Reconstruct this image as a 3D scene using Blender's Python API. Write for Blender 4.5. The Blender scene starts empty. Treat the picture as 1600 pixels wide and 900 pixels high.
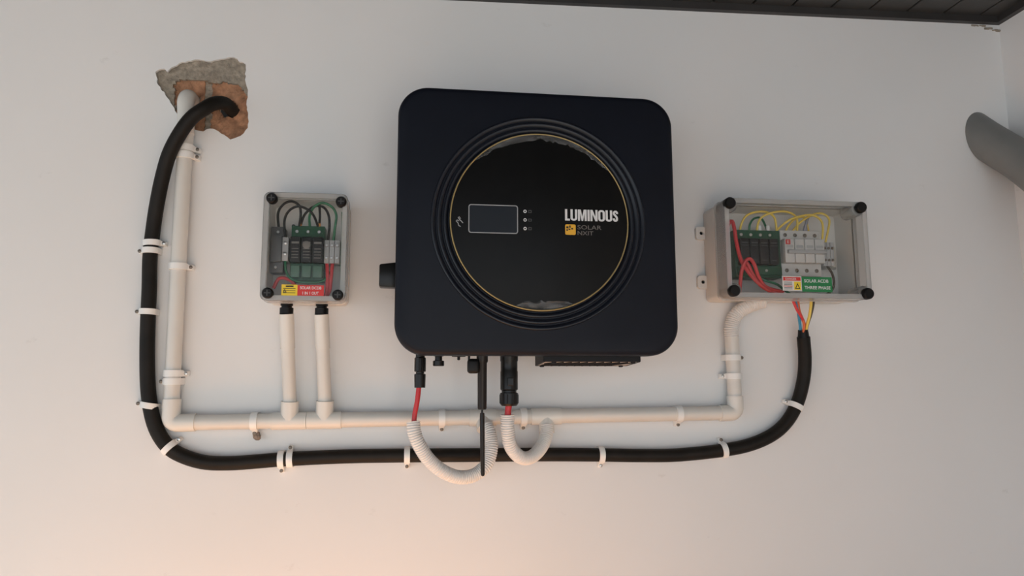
import bpy, bmesh, math, random
from mathutils import Vector, Matrix, noise
from mathutils.geometry import tessellate_polygon

random.seed(7)
scene = bpy.context.scene
COL = scene.collection
PI = math.pi

# ------------------------------------------------------------------ camera
# The wall face is the plane y = 0, the room lies towards -y, z is up, metres.
cam_data = bpy.data.cameras.new('camera')
cam_data.sensor_width = 36.0
cam_data.lens = 1150.0 / 1600.0 * 36.0
cam_data.clip_start = 0.02
cam = bpy.data.objects.new('camera', cam_data)
COL.objects.link(cam)
_p, _y, _r = math.radians(7.65), math.radians(7.8), math.radians(-0.15)
_f = Vector((math.sin(_y) * math.cos(_p), math.cos(_y) * math.cos(_p), math.sin(_p)))
_rt = Vector((math.cos(_y), -math.sin(_y), 0.0))
_up = _rt.cross(_f)
_rt2 = _rt * math.cos(_r) + _up * math.sin(_r)
_up2 = _up * math.cos(_r) - _rt * math.sin(_r)
cam.matrix_world = Matrix(((_rt2.x, _up2.x, -_f.x, 0.0), (_rt2.y, _up2.y, -_f.y, -1.28),
                           (_rt2.z, _up2.z, -_f.z, 1.75), (0, 0, 0, 1)))
scene.camera = cam

# ------------------------------------------------------------------ world, sun, exposure
world = bpy.data.worlds.new('overcast_sky')
scene.world = world
world.use_nodes = True
bg = world.node_tree.nodes['Background']
bg.inputs[0].default_value = (0.88, 0.98, 1.08, 1)
bg.inputs[1].default_value = 1.55
sun_data = bpy.data.lights.new('sun', 'SUN')
sun_data.energy = 33.0
sun_data.angle = math.radians(1.0)
sun_data.color = (1.0, 0.86, 0.70)
sun = bpy.data.objects.new('sun', sun_data)
COL.objects.link(sun)
_el, _az = math.radians(23), math.radians(15)
_to_sun = Vector((math.sin(_az) * math.cos(_el), -math.cos(_az) * math.cos(_el), math.sin(_el)))
sun.rotation_euler = _to_sun.to_track_quat('Z', 'Y').to_euler()
sun.location = (2.0, -5.0, 6.0)
vs = scene.view_settings
vs.view_transform = 'Standard'
vs.look = 'None'
vs.exposure = 0.0
vs.gamma = 1.0
vs.use_curve_mapping = False

# ------------------------------------------------------------------ materials
MATS = {}


def mat(name, col, rough=0.5, metal=0.0, var=0.0, vscale=40.0, bump=0.0, bscale=200.0, spec=0.5, coat=0.0):
    if name in MATS:
        return MATS[name]
    m = bpy.data.materials.new(name)
    m.use_nodes = True
    nt = m.node_tree
    b = nt.nodes['Principled BSDF']
    b.inputs['Base Color'].default_value = (*col, 1)
    b.inputs['Roughness'].default_value = rough
    b.inputs['Metallic'].default_value = metal
    b.inputs['Specular IOR Level'].default_value = spec
    b.inputs['Coat Weight'].default_value = coat
    if var or bump:
        tc = nt.nodes.new('ShaderNodeTexCoord')
    if var:
        n = nt.nodes.new('ShaderNodeTexNoise')
        n.inputs['Scale'].default_value = vscale
        n.inputs['Detail'].default_value = 4
        nt.links.new(tc.outputs['Object'], n.inputs['Vector'])
        r = nt.nodes.new('ShaderNodeValToRGB')
        r.color_ramp.elements[0].position = 0.3
        r.color_ramp.elements[1].position = 0.7
        r.color_ramp.elements[0].color = (*[max(0, c * (1 - var)) for c in col], 1)
        r.color_ramp.elements[1].color = (*[min(1, c * (1 + var)) for c in col], 1)
        nt.links.new(n.outputs['Fac'], r.inputs['Fac'])
        nt.links.new(r.outputs['Color'], b.inputs['Base Color'])
    if bump:
        n2 = nt.nodes.new('ShaderNodeTexNoise')
        n2.inputs['Scale'].default_value = bscale
        n2.inputs['Detail'].default_value = 3
        nt.links.new(tc.outputs['Object'], n2.inputs['Vector'])
        bp = nt.nodes.new('ShaderNodeBump')
        bp.inputs['Strength'].default_value = bump
        bp.inputs['Distance'].default_value = 0.002
        nt.links.new(n2.outputs['Fac'], bp.inputs['Height'])
        nt.links.new(bp.outputs['Normal'], b.inputs['Normal'])
    MATS[name] = m
    return m


def clear_mat(name, tint, haze, rough, ior=1.45):
    m = bpy.data.materials.new(name)
    m.use_nodes = True
    nt = m.node_tree
    nt.nodes.clear()
    out = nt.nodes.new('ShaderNodeOutputMaterial')
    tr = nt.nodes.new('ShaderNodeBsdfTransparent')
    tr.inputs[0].default_value = (*tint, 1)
    df = nt.nodes.new('ShaderNodeBsdfDiffuse')
    df.inputs[0].default_value = (0.80, 0.79, 0.77, 1)
    gl = nt.nodes.new('ShaderNodeBsdfGlossy')
    gl.inputs['Roughness'].default_value = rough
    fr = nt.nodes.new('ShaderNodeFresnel')
    fr.inputs[0].default_value = ior
    m1 = nt.nodes.new('ShaderNodeMixShader')
    m1.inputs[0].default_value = haze
    m2 = nt.nodes.new('ShaderNodeMixShader')
    nt.links.new(tr.outputs[0], m1.inputs[1])
    nt.links.new(df.outputs[0], m1.inputs[2])
    nt.links.new(fr.outputs[0], m2.inputs[0])
    nt.links.new(m1.outputs[0], m2.inputs[1])
    nt.links.new(gl.outputs[0], m2.inputs[2])
    nt.links.new(m2.outputs[0], out.inputs[0])
    return m


def wall_mat():
    m = mat('painted_plaster', (0.80, 0.79, 0.775), rough=0.75, spec=0.25)
    nt = m.node_tree
    b = nt.nodes['Principled BSDF']
    tc = nt.nodes.new('ShaderNodeTexCoord')
    n1 = nt.nodes.new('ShaderNodeTexNoise')
    n1.inputs['Scale'].default_value = 3.0
    n1.inputs['Detail'].default_value = 5
    r1 = nt.nodes.new('ShaderNodeValToRGB')
    r1.color_ramp.elements[0].position = 0.25
    r1.color_ramp.elements[1].position = 0.75
    r1.color_ramp.elements[0].color = (0.785, 0.775, 0.76, 1)
    r1.color_ramp.elements[1].color = (0.82, 0.81, 0.80, 1)
    nt.links.new(tc.outputs['Object'], n1.inputs['Vector'])
    nt.links.new(n1.outputs['Fac'], r1.inputs['Fac'])
    # sparse hand scuffs with shapes of their own
    mp = nt.nodes.new('ShaderNodeMapping')
    mp.inputs['Scale'].default_value = (14, 14, 22)
    n2 = nt.nodes.new('ShaderNodeTexNoise')
    n2.inputs['Scale'].default_value = 1.0
    n2.inputs['Detail'].default_value = 6
    n2.inputs['Roughness'].default_value = 0.65
    r2 = nt.nodes.new('ShaderNodeValToRGB')
    r2.color_ramp.elements[0].position = 0.66
    r2.color_ramp.elements[1].position = 0.76
    r2.color_ramp.elements[0].color = (0, 0, 0, 1)
    r2.color_ramp.elements[1].color = (0.35, 0.35, 0.35, 1)
    nt.links.new(tc.outputs['Object'], mp.inputs['Vector'])
    nt.links.new(mp.outputs['Vector'], n2.inputs['Vector'])
    nt.links.new(n2.outputs['Fac'], r2.inputs['Fac'])
    mx = nt.nodes.new('ShaderNodeMixRGB')
    mx.inputs[2].default_value = (0.50, 0.47, 0.44, 1)
    nt.links.new(r2.outputs['Color'], mx.inputs[0])
    nt.links.new(r1.outputs['Color'], mx.inputs[1])
    nt.links.new(mx.outputs[0], b.inputs['Base Color'])
    n3 = nt.nodes.new('ShaderNodeTexNoise')
    n3.inputs['Scale'].default_value = 22.0
    n3.inputs['Detail'].default_value = 5
    bp = nt.nodes.new('ShaderNodeBump')
    bp.inputs['Strength'].default_value = 0.10
    bp.inputs['Distance'].default_value = 0.003
    nt.links.new(tc.outputs['Object'], n3.inputs['Vector'])
    nt.links.new(n3.outputs['Fac'], bp.inputs['Height'])
    nt.links.new(bp.outputs['Normal'], b.inputs['Normal'])
    return m


M_WALL = wall_mat()
M_CEIL = mat('dark_plank', (0.040, 0.039, 0.037), 0.5, var=0.18, vscale=9, bump=0.15, bscale=90)
M_TRIM = mat('dark_trim', (0.035, 0.032, 0.031), 0.5, var=0.15, vscale=14)
M_CBACK = mat('ceiling_void', (0.006, 0.006, 0.006), 0.8)
M_FLOOR = mat('concrete_floor', (0.10, 0.105, 0.11), 0.7, var=0.12, vscale=5)
M_BOUNCE = mat('terracotta_bounce', (0.74, 0.37, 0.15), 0.6, var=0.08, vscale=12)  # orange chosen to warm the sunlight bounced onto the wall
M_CEMENT = mat('grey_cement', (0.31, 0.265, 0.21), 0.95, var=0.30, vscale=120, bump=0.9, bscale=260)
M_BRICK = mat('orange_brick', (0.40, 0.205, 0.115), 0.95, var=0.38, vscale=60, bump=0.9, bscale=220)
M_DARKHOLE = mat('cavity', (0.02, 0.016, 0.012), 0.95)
M_NAVY = mat('navy_plastic', (0.0055, 0.0072, 0.0130), 0.46, var=0.10, vscale=14, bump=0.05, bscale=900, spec=0.2)
M_RIDGE = mat('navy_ridge', (0.0055, 0.0072, 0.0130), 0.34, spec=0.4)
M_CASE = mat('dark_case', (0.008, 0.0085, 0.010), 0.5, spec=0.25)
M_BLACKGLASS = mat('black_panel', (0.0045, 0.0045, 0.0045), 0.38, var=0.15, vscale=30, spec=0.16)
M_GOLD = mat('gold_ring', (0.40, 0.30, 0.13), 0.45, metal=0.5)
M_SCREEN = mat('lcd_screen', (0.017, 0.021, 0.027), 0.3, spec=0.2)
M_SILVERPRINT = mat('silver_print', (0.33, 0.34, 0.35), 0.5)
M_WHITEPRINT = mat('white_print', (0.72, 0.72, 0.72), 0.5)
M_GREYPRINT = mat('grey_print', (0.17, 0.155, 0.14), 0.5)
M_DIMPRINT = mat('dim_print', (0.055, 0.055, 0.055), 0.5)
M_YELLOWPRINT = mat('yellow_print', (0.78, 0.42, 0.03), 0.5)
M_BLACKPRINT = mat('black_print', (0.012, 0.012, 0.012), 0.5)
M_REDPRINT = mat('red_print', (0.62, 0.03, 0.025), 0.45)
M_GREENPRINT = mat('green_print', (0.012, 0.20, 0.060), 0.45)
M_YELLOWSTK = mat('yellow_sticker', (0.86, 0.62, 0.03), 0.45)
M_WHITESTK = mat('white_sticker', (0.75, 0.73, 0.70), 0.45)
M_BLACK = mat('black_plastic', (0.006, 0.0055, 0.0055), 0.45, spec=0.25)
M_BLACKG = mat('black_plastic_gloss', (0.0065, 0.006, 0.0055), 0.30, spec=0.32)
M_ANT = mat('antenna_rubber', (0.011, 0.0075, 0.006), 0.32, spec=0.3)
M_CABLE = mat('black_sheath', (0.0115, 0.0095, 0.0075), 0.55, var=0.3, vscale=30, spec=0.22)
M_PVC = mat('white_pvc', (0.70, 0.67, 0.62), 0.30, var=0.02, vscale=20)
M_PVCF = mat('white_pvc_fitting', (0.74, 0.71, 0.655), 0.26)
M_HOSE = mat('white_corrugated', (0.76, 0.73, 0.70), 0.40)
M_CLIP = mat('white_clip', (0.86, 0.85, 0.82), 0.38)
M_STEEL = mat('steel', (0.55, 0.54, 0.52), 0.28, metal=1.0)
M_DSTEEL = mat('dark_steel', (0.20, 0.17, 0.14), 0.45, metal=0.8)
M_RUST = mat('grey_brown_chip', (0.25, 0.20, 0.16), 0.95, var=0.3, vscale=200)
M_REDW = mat('red_wire', (0.55, 0.022, 0.028), 0.38)
M_REDW2 = mat('red_wire_box', (0.62, 0.045, 0.05), 0.38)
M_BLUEW = mat('blue_wire', (0.03, 0.25, 0.42), 0.4)
M_YELW = mat('yellow_wire', (0.80, 0.58, 0.10), 0.4)
M_GRNW = mat('green_wire', (0.02, 0.16, 0.07), 0.4)
M_BLKW = mat('black_wire', (0.008, 0.0075, 0.0075), 0.4, spec=0.3)
M_GREYW = mat('grey_wire', (0.30, 0.29, 0.33), 0.4)
M_BRNW = mat('brown_wire', (0.07, 0.045, 0.025), 0.45)
M_SPDG = mat('green_housing', (0.020, 0.085, 0.045), 0.42, spec=0.3)
M_SPDL = mat('pale_green_housing', (0.075, 0.16, 0.11), 0.42)
M_SPDK = mat('charcoal_cartridge', (0.010, 0.011, 0.012), 0.5, spec=0.25)
M_MCB = mat('light_grey_housing', (0.60, 0.59, 0.57), 0.45)
M_TERM = mat('grey_terminal', (0.42, 0.42, 0.42), 0.45)
M_FUSE = mat('grey_fuse_holder', (0.085, 0.088, 0.092), 0.45)
M_BASE = mat('light_box_base', (0.76, 0.73, 0.69), 0.45)
M_DRAIN = mat('grey_pvc', (0.205, 0.205, 0.195), 0.5, var=0.06, vscale=20)
M_CLEAR = clear_mat('clear_polycarbonate', (0.985, 0.985, 0.98), 0.012, 0.10, 1.22)
M_RIM = clear_mat('milky_polycarbonate', (0.96, 0.955, 0.95), 0.30, 0.16, 1.35)
M_LIDW = clear_mat('frosted_lid_wall', (0.97, 0.965, 0.96), 0.28, 0.25, 1.15)
M_FILM = clear_mat('crumpled_film', (0.9, 0.9, 0.9), 0.08, 0.30, 1.45)

# ------------------------------------------------------------------ mesh helpers (millimetres: x right, d out of the wall, z up)


def V(x, d, z):
    return Vector((x * 0.001, -d * 0.001, z * 0.001))


def link(name, me, m, parent=None, smooth=True, ang=35):
    if m is not None and not me.materials:
        me.materials.append(m)
    if smooth:
        me.shade_smooth()
        me.set_sharp_from_angle(angle=math.radians(ang))
    o = bpy.data.objects.new(name, me)
    COL.objects.link(o)
    if parent is not None:
        o.parent = parent
    return o


def world_loc(o):
    v = Vector((0, 0, 0))
    while o is not None:
        v += o.location
        o = o.parent
    return v


def obj(name, bm, m, parent=None, origin=None, smooth=True, ang=35):
    bmesh.ops.recalc_face_normals(bm, faces=bm.faces[:])
    off = world_loc(parent) if parent is not None else Vector((0, 0, 0))
    if parent is None and origin is None:
        xs = [v.co for v in bm.verts]
        lo = Vector([min(c[i] for c in xs) for i in range(3)])
        hi = Vector([max(c[i] for c in xs) for i in range(3)])
        origin = Vector(((lo.x + hi.x) / 2, hi.y, lo.z))
    if origin is not None and parent is None:
        off = origin
    for v in bm.verts:
        v.co -= off
    me = bpy.data.meshes.new(name)
    bm.to_mesh(me)
    bm.free()
    o = link(name, me, m, parent, smooth, ang)
    if parent is None:
        o.location = off
    return o


def thing(name, label, cat, x, d, z, group=None):
    o = bpy.data.objects.new(name, None)
    o.empty_display_size = 0.02
    COL.objects.link(o)
    o.location = V(x, d, z)
    return tag(o, label, cat, group)


def tag(o, label, cat, group=None):
    o['label'] = label
    o['category'] = cat
    if group:
        o['group'] = group
    return o


def structure(o, label, cat):
    o['kind'] = 'structure'
    o['label'] = label
    o['category'] = cat
    return o


def B():
    return bmesh.new()


def box(bm, x0, x1, d0, d1, z0, z1, bev=0.0, seg=2):
    r = bmesh.ops.create_cube(bm, size=1.0)
    vs_ = r['verts']
    c = V((x0 + x1) / 2, (d0 + d1) / 2, (z0 + z1) / 2)
    for v in vs_:
        v.co = Vector((v.co.x * (x1 - x0) * 0.001, v.co.y * (d1 - d0) * 0.001, v.co.z * (z1 - z0) * 0.001)) + c
    if bev > 0:
        es = list({e for v in vs_ for e in v.link_edges})
        bmesh.ops.bevel(bm, geom=es, offset=bev * 0.001, segments=seg, profile=0.5, affect='EDGES')
    return bm


def rrect(x0, x1, z0, z1, r, n=6):
    pts = []
    for cx, cz, a0 in ((x1 - r, z1 - r, 0), (x0 + r, z1 - r, 90), (x0 + r, z0 + r, 180), (x1 - r, z0 + r, 270)):
        for i in range(n + 1):
            a = math.radians(a0 + 90.0 * i / n)
            pts.append((cx + r * math.cos(a), cz + r * math.sin(a)))
    return pts


def circ(cx, cz, r, n=24):
    return [(cx + r * math.cos(2 * PI * i / n), cz + r * math.sin(2 * PI * i / n)) for i in range(n)]


def prism(bm, loops, d0, d1):
    """Outline (first loop) with holes (the others), between depths d0 and d1."""
    if not isinstance(loops[0][0], (tuple, list)):
        loops = [loops]
    tris = tessellate_polygon([[Vector((x, z, 0)) for x, z in lp] for lp in loops])
    flat = [p for lp in loops for p in lp]
    fr = [bm.verts.new(V(x, d1, z)) for x, z in flat]
    bk = [bm.verts.new(V(x, d0, z)) for x, z in flat]
    for t in tris:
        try:
            bm.faces.new([fr[i] for i in t])
            bm.faces.new([bk[i] for i in reversed(t)])
        except ValueError:
            pass
    k = 0
    for lp in loops:
        n = len(lp)
        for i in range(n):
            a, b = k + i, k + (i + 1) % n
            bm.faces.new((fr[a], fr[b], bk[b], bk[a]))
        k += n
    return bm


def layered(bm, rings):
    """Stack of outlines with equal counts [(outline, depth), ...], both ends closed."""
    rows = [[bm.verts.new(V(x, d, z)) for x, z in ol] for ol, d in rings]
    n = len(rows[0])
    for a, b in zip(rows, rows[1:]):
        for i in range(n):
            bm.faces.new((a[i], a[(i + 1) % n], b[(i + 1) % n], b[i]))
    bm.faces.new(list(reversed(rows[0])))
    bm.faces.new(rows[-1])
    return bm


def tray(bm, x0, x1, z0, z1, r, d_open, d_closed, t):
    """Hollow box with one open face at d_open and a floor at d_closed."""
    s = 1 if d_closed > d_open else -1
    o1, i1 = rrect(x0, x1, z0, z1, r), rrect(x0 + t, x1 - t, z0 + t, z1 - t, max(r - t, 1))
    b = 2.2
    oc = rrect(x0 + b * 0.3, x1 - b * 0.3, z0 + b * 0.3, z1 - b * 0.3, r)
    oc2 = rrect(x0 + b, x1 - b, z0 + b, z1 - b, max(r - b * 0.5, 1))
    rings = [(i1, d_closed - s * t), (i1, d_open), (o1, d_open), (o1, d_closed - s * b), (oc, d_closed - s * b * 0.3), (oc2, d_closed)]
    return layered(bm, rings)


def lathe(bm, prof, o, ax, seg=24):
    """prof = [(radius, height along ax)] in mm, o = (x,d,z) mm, ax = direction in (x,d,z)."""
    o = V(*o)
    ax = V(*ax).normalized()
    t = Vector((0, 0, 1)) if abs(ax.z) < 0.9 else Vector((1, 0, 0))
    u = ax.cross(t).normalized()
    w = ax.cross(u)
    rows = []
    for r, h in prof:
        c = o + ax * (h * 0.001)
        if r <= 1e-6:
            rows.append([bm.verts.new(c)])
        else:
            rows.append([bm.verts.new(c + (u * math.cos(2 * PI * i / seg) + w * math.sin(2 * PI * i / seg)) * (r * 0.001)) for i in range(seg)])
    for a, b in zip(rows, rows[1:]):
        for i in range(seg):
            j = (i + 1) % seg
            if len(a) == 1 and len(b) == 1:
                continue
            if len(a) == 1:
                bm.faces.new((a[0], b[i], b[j]))
            elif len(b) == 1:
                bm.faces.new((a[i], a[j], b[0]))
            else:
                bm.faces.new((a[i], a[j], b[j], b[i]))
    if len(rows[0]) > 1:
        bm.faces.new(list(reversed(rows[0])))
    if len(rows[-1]) > 1:
        bm.faces.new(rows[-1])
    return bm


def spline(pts, step=4.0):
    """Catmull-Rom through (x,d,z) points, resampled about every step mm."""
    P = [Vector(p) for p in pts]
    P = [P[0] * 2 - P[1]] + P + [P[-1] * 2 - P[-2]]
    fine = []
    for i in range(1, len(P) - 2):
        p0, p1, p2, p3 = P[i - 1], P[i], P[i + 1], P[i + 2]
        for k in range(20):
            t = k / 20
            fine.append(0.5 * ((2 * p1) + (p2 - p0) * t + (2 * p0 - 5 * p1 + 4 * p2 - p3) * t * t + (3 * p1 - p0 - 3 * p2 + p3) * t ** 3))
    fine.append(P[-2])
    L = [0]
    for a, b in zip(fine, fine[1:]):
        L.append(L[-1] + (b - a).length)
    n = max(2, round(L[-1] / step))
    out, j = [], 0
    for k in range(n + 1):
        s = L[-1] * k / n
        while j < len(L) - 2 and L[j + 1] < s:
            j += 1
        t = (s - L[j]) / max(L[j + 1] - L[j], 1e-9)
        out.append(fine[j].lerp(fine[j + 1], t))
    return out


def tube(bm, pts, r, seg=16):
    """Tube along (x,d,z) points; r is a number or a function of the index."""
    W = [V(*p) for p in pts]
    tans = []
    for i in range(len(W)):
        tans.append((W[min(i + 1, len(W) - 1)] - W[max(i - 1, 0)]).normalized())
    t0 = tans[0]
    ref = Vector((0, 1, 0)) if abs(t0.y) < 0.8 else Vector((1, 0, 0))
    u = (ref - t0 * ref.dot(t0)).normalized()
    rows = []
    for i, (p, t) in enumerate(zip(W, tans)):
        u = (u - t * u.dot(t)).normalized()
        w = t.cross(u)
        rr = (r(i) if callable(r) else r) * 0.001
        rows.append([bm.verts.new(p + (u * math.cos(2 * PI * k / seg) + w * math.sin(2 * PI * k / seg)) * rr) for k in range(seg)])
    for a, b in zip(rows, rows[1:]):
        for i in range(seg):
            bm.faces.new((a[i], a[(i + 1) % seg], b[(i + 1) % seg], b[i]))
    bm.faces.new(list(reversed(rows[0])))
    bm.faces.new(rows[-1])
    return bm


def ribbed(bm, ctrl, r, pitch=3.6, seg=18):
    pts = spline(ctrl, pitch / 4)
    return tube(bm, pts, lambda i: r if (i % 4) < 2 else r * 0.915, seg)


def rod(bm, a, b, r, seg=14, r2=None):
    a_, b_ = Vector(a), Vector(b)
    L = (b_ - a_).length
    return lathe(bm, [(r, 0), (r if r2 is None else r2, L)], a, tuple(b_ - a_), seg)


def lettering(name, txt, x0, x1, z0, z1, d, m, parent, bold=0.0, thick=0.15):
    cu = bpy.data.curves.new(name, 'FONT')
    cu.body = txt
    cu.size = 1.0
    cu.offset = bold
    cu.resolution_u = 3
    o = bpy.data.objects.new(name, cu)
    COL.objects.link(o)
    dg = bpy.context.evaluated_depsgraph_get()
    me0 = bpy.data.meshes.new_from_object(o.evaluated_get(dg))
    bpy.data.objects.remove(o)
    bpy.data.curves.remove(cu)
    bm = B()
    bm.from_mesh(me0)
    bpy.data.meshes.remove(me0)
    xs = [v.co.x for v in bm.verts]
    ys = [v.co.y for v in bm.verts]
    ax, bx, ay, by = min(xs), max(xs), min(ys), max(ys)
    for v in bm.verts:
        v.co = V(x0 + (v.co.x - ax) / (bx - ax) * (x1 - x0), d + thick, z0 + (v.co.y - ay) / (by - ay) * (z1 - z0))
    return obj(name, bm, m, parent, smooth=False)


def jag(poly, step, amp, seed):
    """Subdivide a polygon into short uneven steps, like a broken edge."""
    rnd = random.Random(seed)
    out = []
    n = len(poly)
    for i in range(n):
        (xa, za), (xb, zb) = poly[i], poly[(i + 1) % n]
        L = math.hypot(xb - xa, zb - za)
        k = max(1, int(L / step))
        for j in range(k):
            t = j / k
            a = amp if j else amp * 0.3
            out.append((xa + (xb - xa) * t + rnd.uniform(-a, a), za + (zb - za) * t + rnd.uniform(-a, a)))
    return out


def inside(x, z, poly):
    c = False
    n = len(poly)
    for i in range(n):
        (xa, za), (xb, zb) = poly[i], poly[(i + 1) % n]
        if (za > z) != (zb > z) and x < (xb - xa) * (z - za) / (zb - za) + xa:
            c = not c
    return c


def rubble(poly, d, amp, spacing, seed, holes=()):
    """Uneven broken surface filling a polygon, at depth d with relief amp, with a short skirt behind."""
    bm = B()
    xs = [p[0] for p in poly]
    zs = [p[1] for p in poly]
    nx = int((max(xs) - min(xs)) / spacing) + 2
    nz = int((max(zs) - min(zs)) / spacing) + 2
    rnd = random.Random(seed)
    vd = {}

    def vert(i, j):
        if (i, j) not in vd:
            x = min(xs) + i * spacing + rnd.uniform(-.3, .3) * spacing
            z = min(zs) + j * spacing + rnd.uniform(-.3, .3) * spacing
            h = noise.fractal(Vector((x * 0.06, z * 0.06, seed)), 1.0, 2.0, 4)
            vd[(i, j)] = bm.verts.new(V(x, d + amp * h, z))
        return vd[(i, j)]
    for i in range(nx):
        for j in range(nz):
            x, z = min(xs) + (i + .5) * spacing, min(zs) + (j + .5) * spacing
            if inside(x, z, poly) and not any(inside(x, z, h) for h in holes):
                bm.faces.new((vert(i, j), vert(i + 1, j), vert(i + 1, j + 1), vert(i, j + 1)))
    edges = [e for e in bm.edges if len(e.link_faces) == 1]
    r = bmesh.ops.extrude_edge_only(bm, edges=edges)
    for v in r['geom']:
        if isinstance(v, bmesh.types.BMVert):
            v.co.y += 0.009
    return bm


# ------------------------------------------------------------------ the setting
HOLE = [(-444, 2290), (-436, 2296), (-429, 2296), (-425, 2291), (-420, 2299), (-402, 2310), (-382, 2316), (-360, 2314), (-338, 2320),
        (-316, 2324), (-307, 2317), (-296, 2313), (-295, 2284), (-290, 2266), (-291, 2240), (-287, 2220), (-287, 2197), (-298, 2182),
        (-315, 2175), (-326, 2183), (-340, 2191), (-350, 2193), (-360, 2187), (-383, 2192), (-403, 2214), (-422, 2245), (-439, 2267)]
FLOOR_Z = 250
hole_edge = jag(HOLE, 5, 1.5, 3)
CEIL = lambda x: 2482 + (x - 484) * 0.0240       # underside of the planks: the ceiling climbs slightly to the right

bm = B()
prism(bm, [[(-3600, FLOOR_Z), (1188, FLOOR_Z), (1188, 2620), (-3600, 2620)], hole_edge], -5, 0)
wall_back = structure(obj('wall_back', bm, M_WALL, origin=V(0, 0, FLOOR_Z), smooth=False), 'white painted wall behind the inverter and conduit', 'wall')

# broken patch: grey cement coat over two bricks and their mortar joint
CEM = [(-450, 2330), (-280, 2330), (-280, 2262), (-292, 2258), (-300, 2270), (-312, 2279), (-330, 2281), (-345, 2280), (-354, 2279), (-366, 2281),
       (-390, 2282), (-413, 2279), (-415, 2262), (-412, 2240), (-409, 2222), (-404, 2205), (-420, 2195), (-450, 2240)]
cable_hole = circ(-322, 2233, 16, 14)
pipe_hole = circ(-387, 2243, 17, 14)
obj('cement_coat', rubble(jag(CEM, 6, 2.0, 5), -6.5, 1.6, 3.2, 2), M_CEMENT, wall_back, smooth=False)
obj('brick', rubble(jag([(-425, 2290), (-366, 2290), (-361, 2180), (-425, 2180)], 8, 1.2, 8), -12, 3.0, 3.4, 11, [pipe_hole]), M_BRICK, wall_back, smooth=False)
obj('brick', rubble(jag([(-352, 2290), (-275, 2290), (-275, 2165), (-350, 2165)], 8, 1.5, 9), -11.5, 3.5, 3.4, 21, [cable_hole]), M_BRICK, wall_back, smooth=False)
obj('mortar_joint', rubble([(-376, 2292), (-340, 2292), (-336, 2170), (-376, 2170)], -15, 2.5, 4, 31), M_CEMENT, wall_back, smooth=False)
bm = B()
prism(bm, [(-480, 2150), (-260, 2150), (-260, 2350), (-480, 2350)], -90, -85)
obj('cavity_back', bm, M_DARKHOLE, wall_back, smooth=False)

bm = B()
box(bm, 1188, 1330, -5, 3600, FLOOR_Z, 2620)
structure(obj('wall_right', bm, M_WALL, smooth=False), 'pale side wall meeting the back wall at right', 'wall')
# crumbling filler where the walls and ceiling trim meet
bm = B()
for k in range(11):
    t = k / 10
    x = 1130 + 54 * t + random.uniform(-2, 2)
    z = 2482 - 9 * t + random.uniform(-2.5, 2.5)
    r_ = random.uniform(1.5, 3.8)
    box(bm, x - r_ * 1.6, x + r_ * 1.6, -1, random.uniform(1.5, 4), z - r_ * .6, z + r_ * .6, 0.6, 1)
obj('plaster_crumbs', bm, M_CEMENT, wall_back, smooth=False)

bm = B()
box(bm, -5000, 2600, -5, 6200, FLOOR_Z - 60, FLOOR_Z)
structure(obj('floor', bm, M_FLOOR, smooth=False), 'grey concrete porch floor', 'floor')
bm = B()
box(bm, -620, 1188, 0, 520, FLOOR_Z, 980, 6, 2)  # added below the view: catches the sun and bounces warm light upward
structure(obj('added_ledge', bm, M_BOUNCE), 'added unseen terracotta ledge that bounces warm light up the back wall', 'ledge')

CY = 3500   # the planked ceiling reaches this far out from the wall
bm = B()
vs8 = [bm.verts.new(V(x, d, CEIL(x) + h)) for h in (14, 60) for x, d in ((-3600, -5), (1330, -5), (1330, CY), (-3600, CY))]
for f in ((0, 1, 2, 3), (7, 6, 5, 4), (0, 4, 5, 1), (1, 5, 6, 2), (2, 6, 7, 3), (3, 7, 4, 0)):
    bm.faces.new([vs8[i] for i in f])
ceiling = structure(obj('ceiling', bm, M_CBACK, origin=V(0, 0, 2560), smooth=False), 'dark planked ceiling above the wall', 'ceiling')
PITCH = 81.6
bm = B()
box(bm, -PITCH / 2 + 1.8, PITCH / 2 - 1.8, -1, CY, 0, 12, 1.4, 1)
for v in bm.verts:
    v.co.z += v.co.x * 0.0240
plank_me = None
k = 0
x = 1137 + PITCH / 2
while x > -3600:
    if plank_me is None:
        bmesh.ops.recalc_face_normals(bm, faces=bm.faces[:])
        plank_me = bpy.data.meshes.new('plank')
        bm.to_mesh(plank_me)
        bm.free()
    o = link('plank', plank_me, M_CEIL, ceiling, smooth=False)
    o.location = V(x, 0, CEIL(x)) - ceiling.location
    x -= PITCH
bm = B()
vs8 = [bm.verts.new(V(x, d, CEIL(x) + h)) for h in (-14, 2) for x, d in ((-3600, 0), (1188, 0), (1188, 11), (-3600, 11))]
for f in ((0, 1, 2, 3), (7, 6, 5, 4), (0, 4, 5, 1), (1, 5, 6, 2), (2, 6, 7, 3), (3, 7, 4, 0)):
    bm.faces.new([vs8[i] for i in f])
structure(obj('trim_1', bm, M_TRIM, smooth=False), 'dark ceiling trim along the top of the back wall', 'trim')
bm = B()
box(bm, 1176, 1188, 11, CY, CEIL(1182) - 14, CEIL(1182) + 1)
structure(obj('trim_2', bm, M_TRIM, smooth=False), 'dark ceiling trim along the top of the side wall', 'trim')

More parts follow.
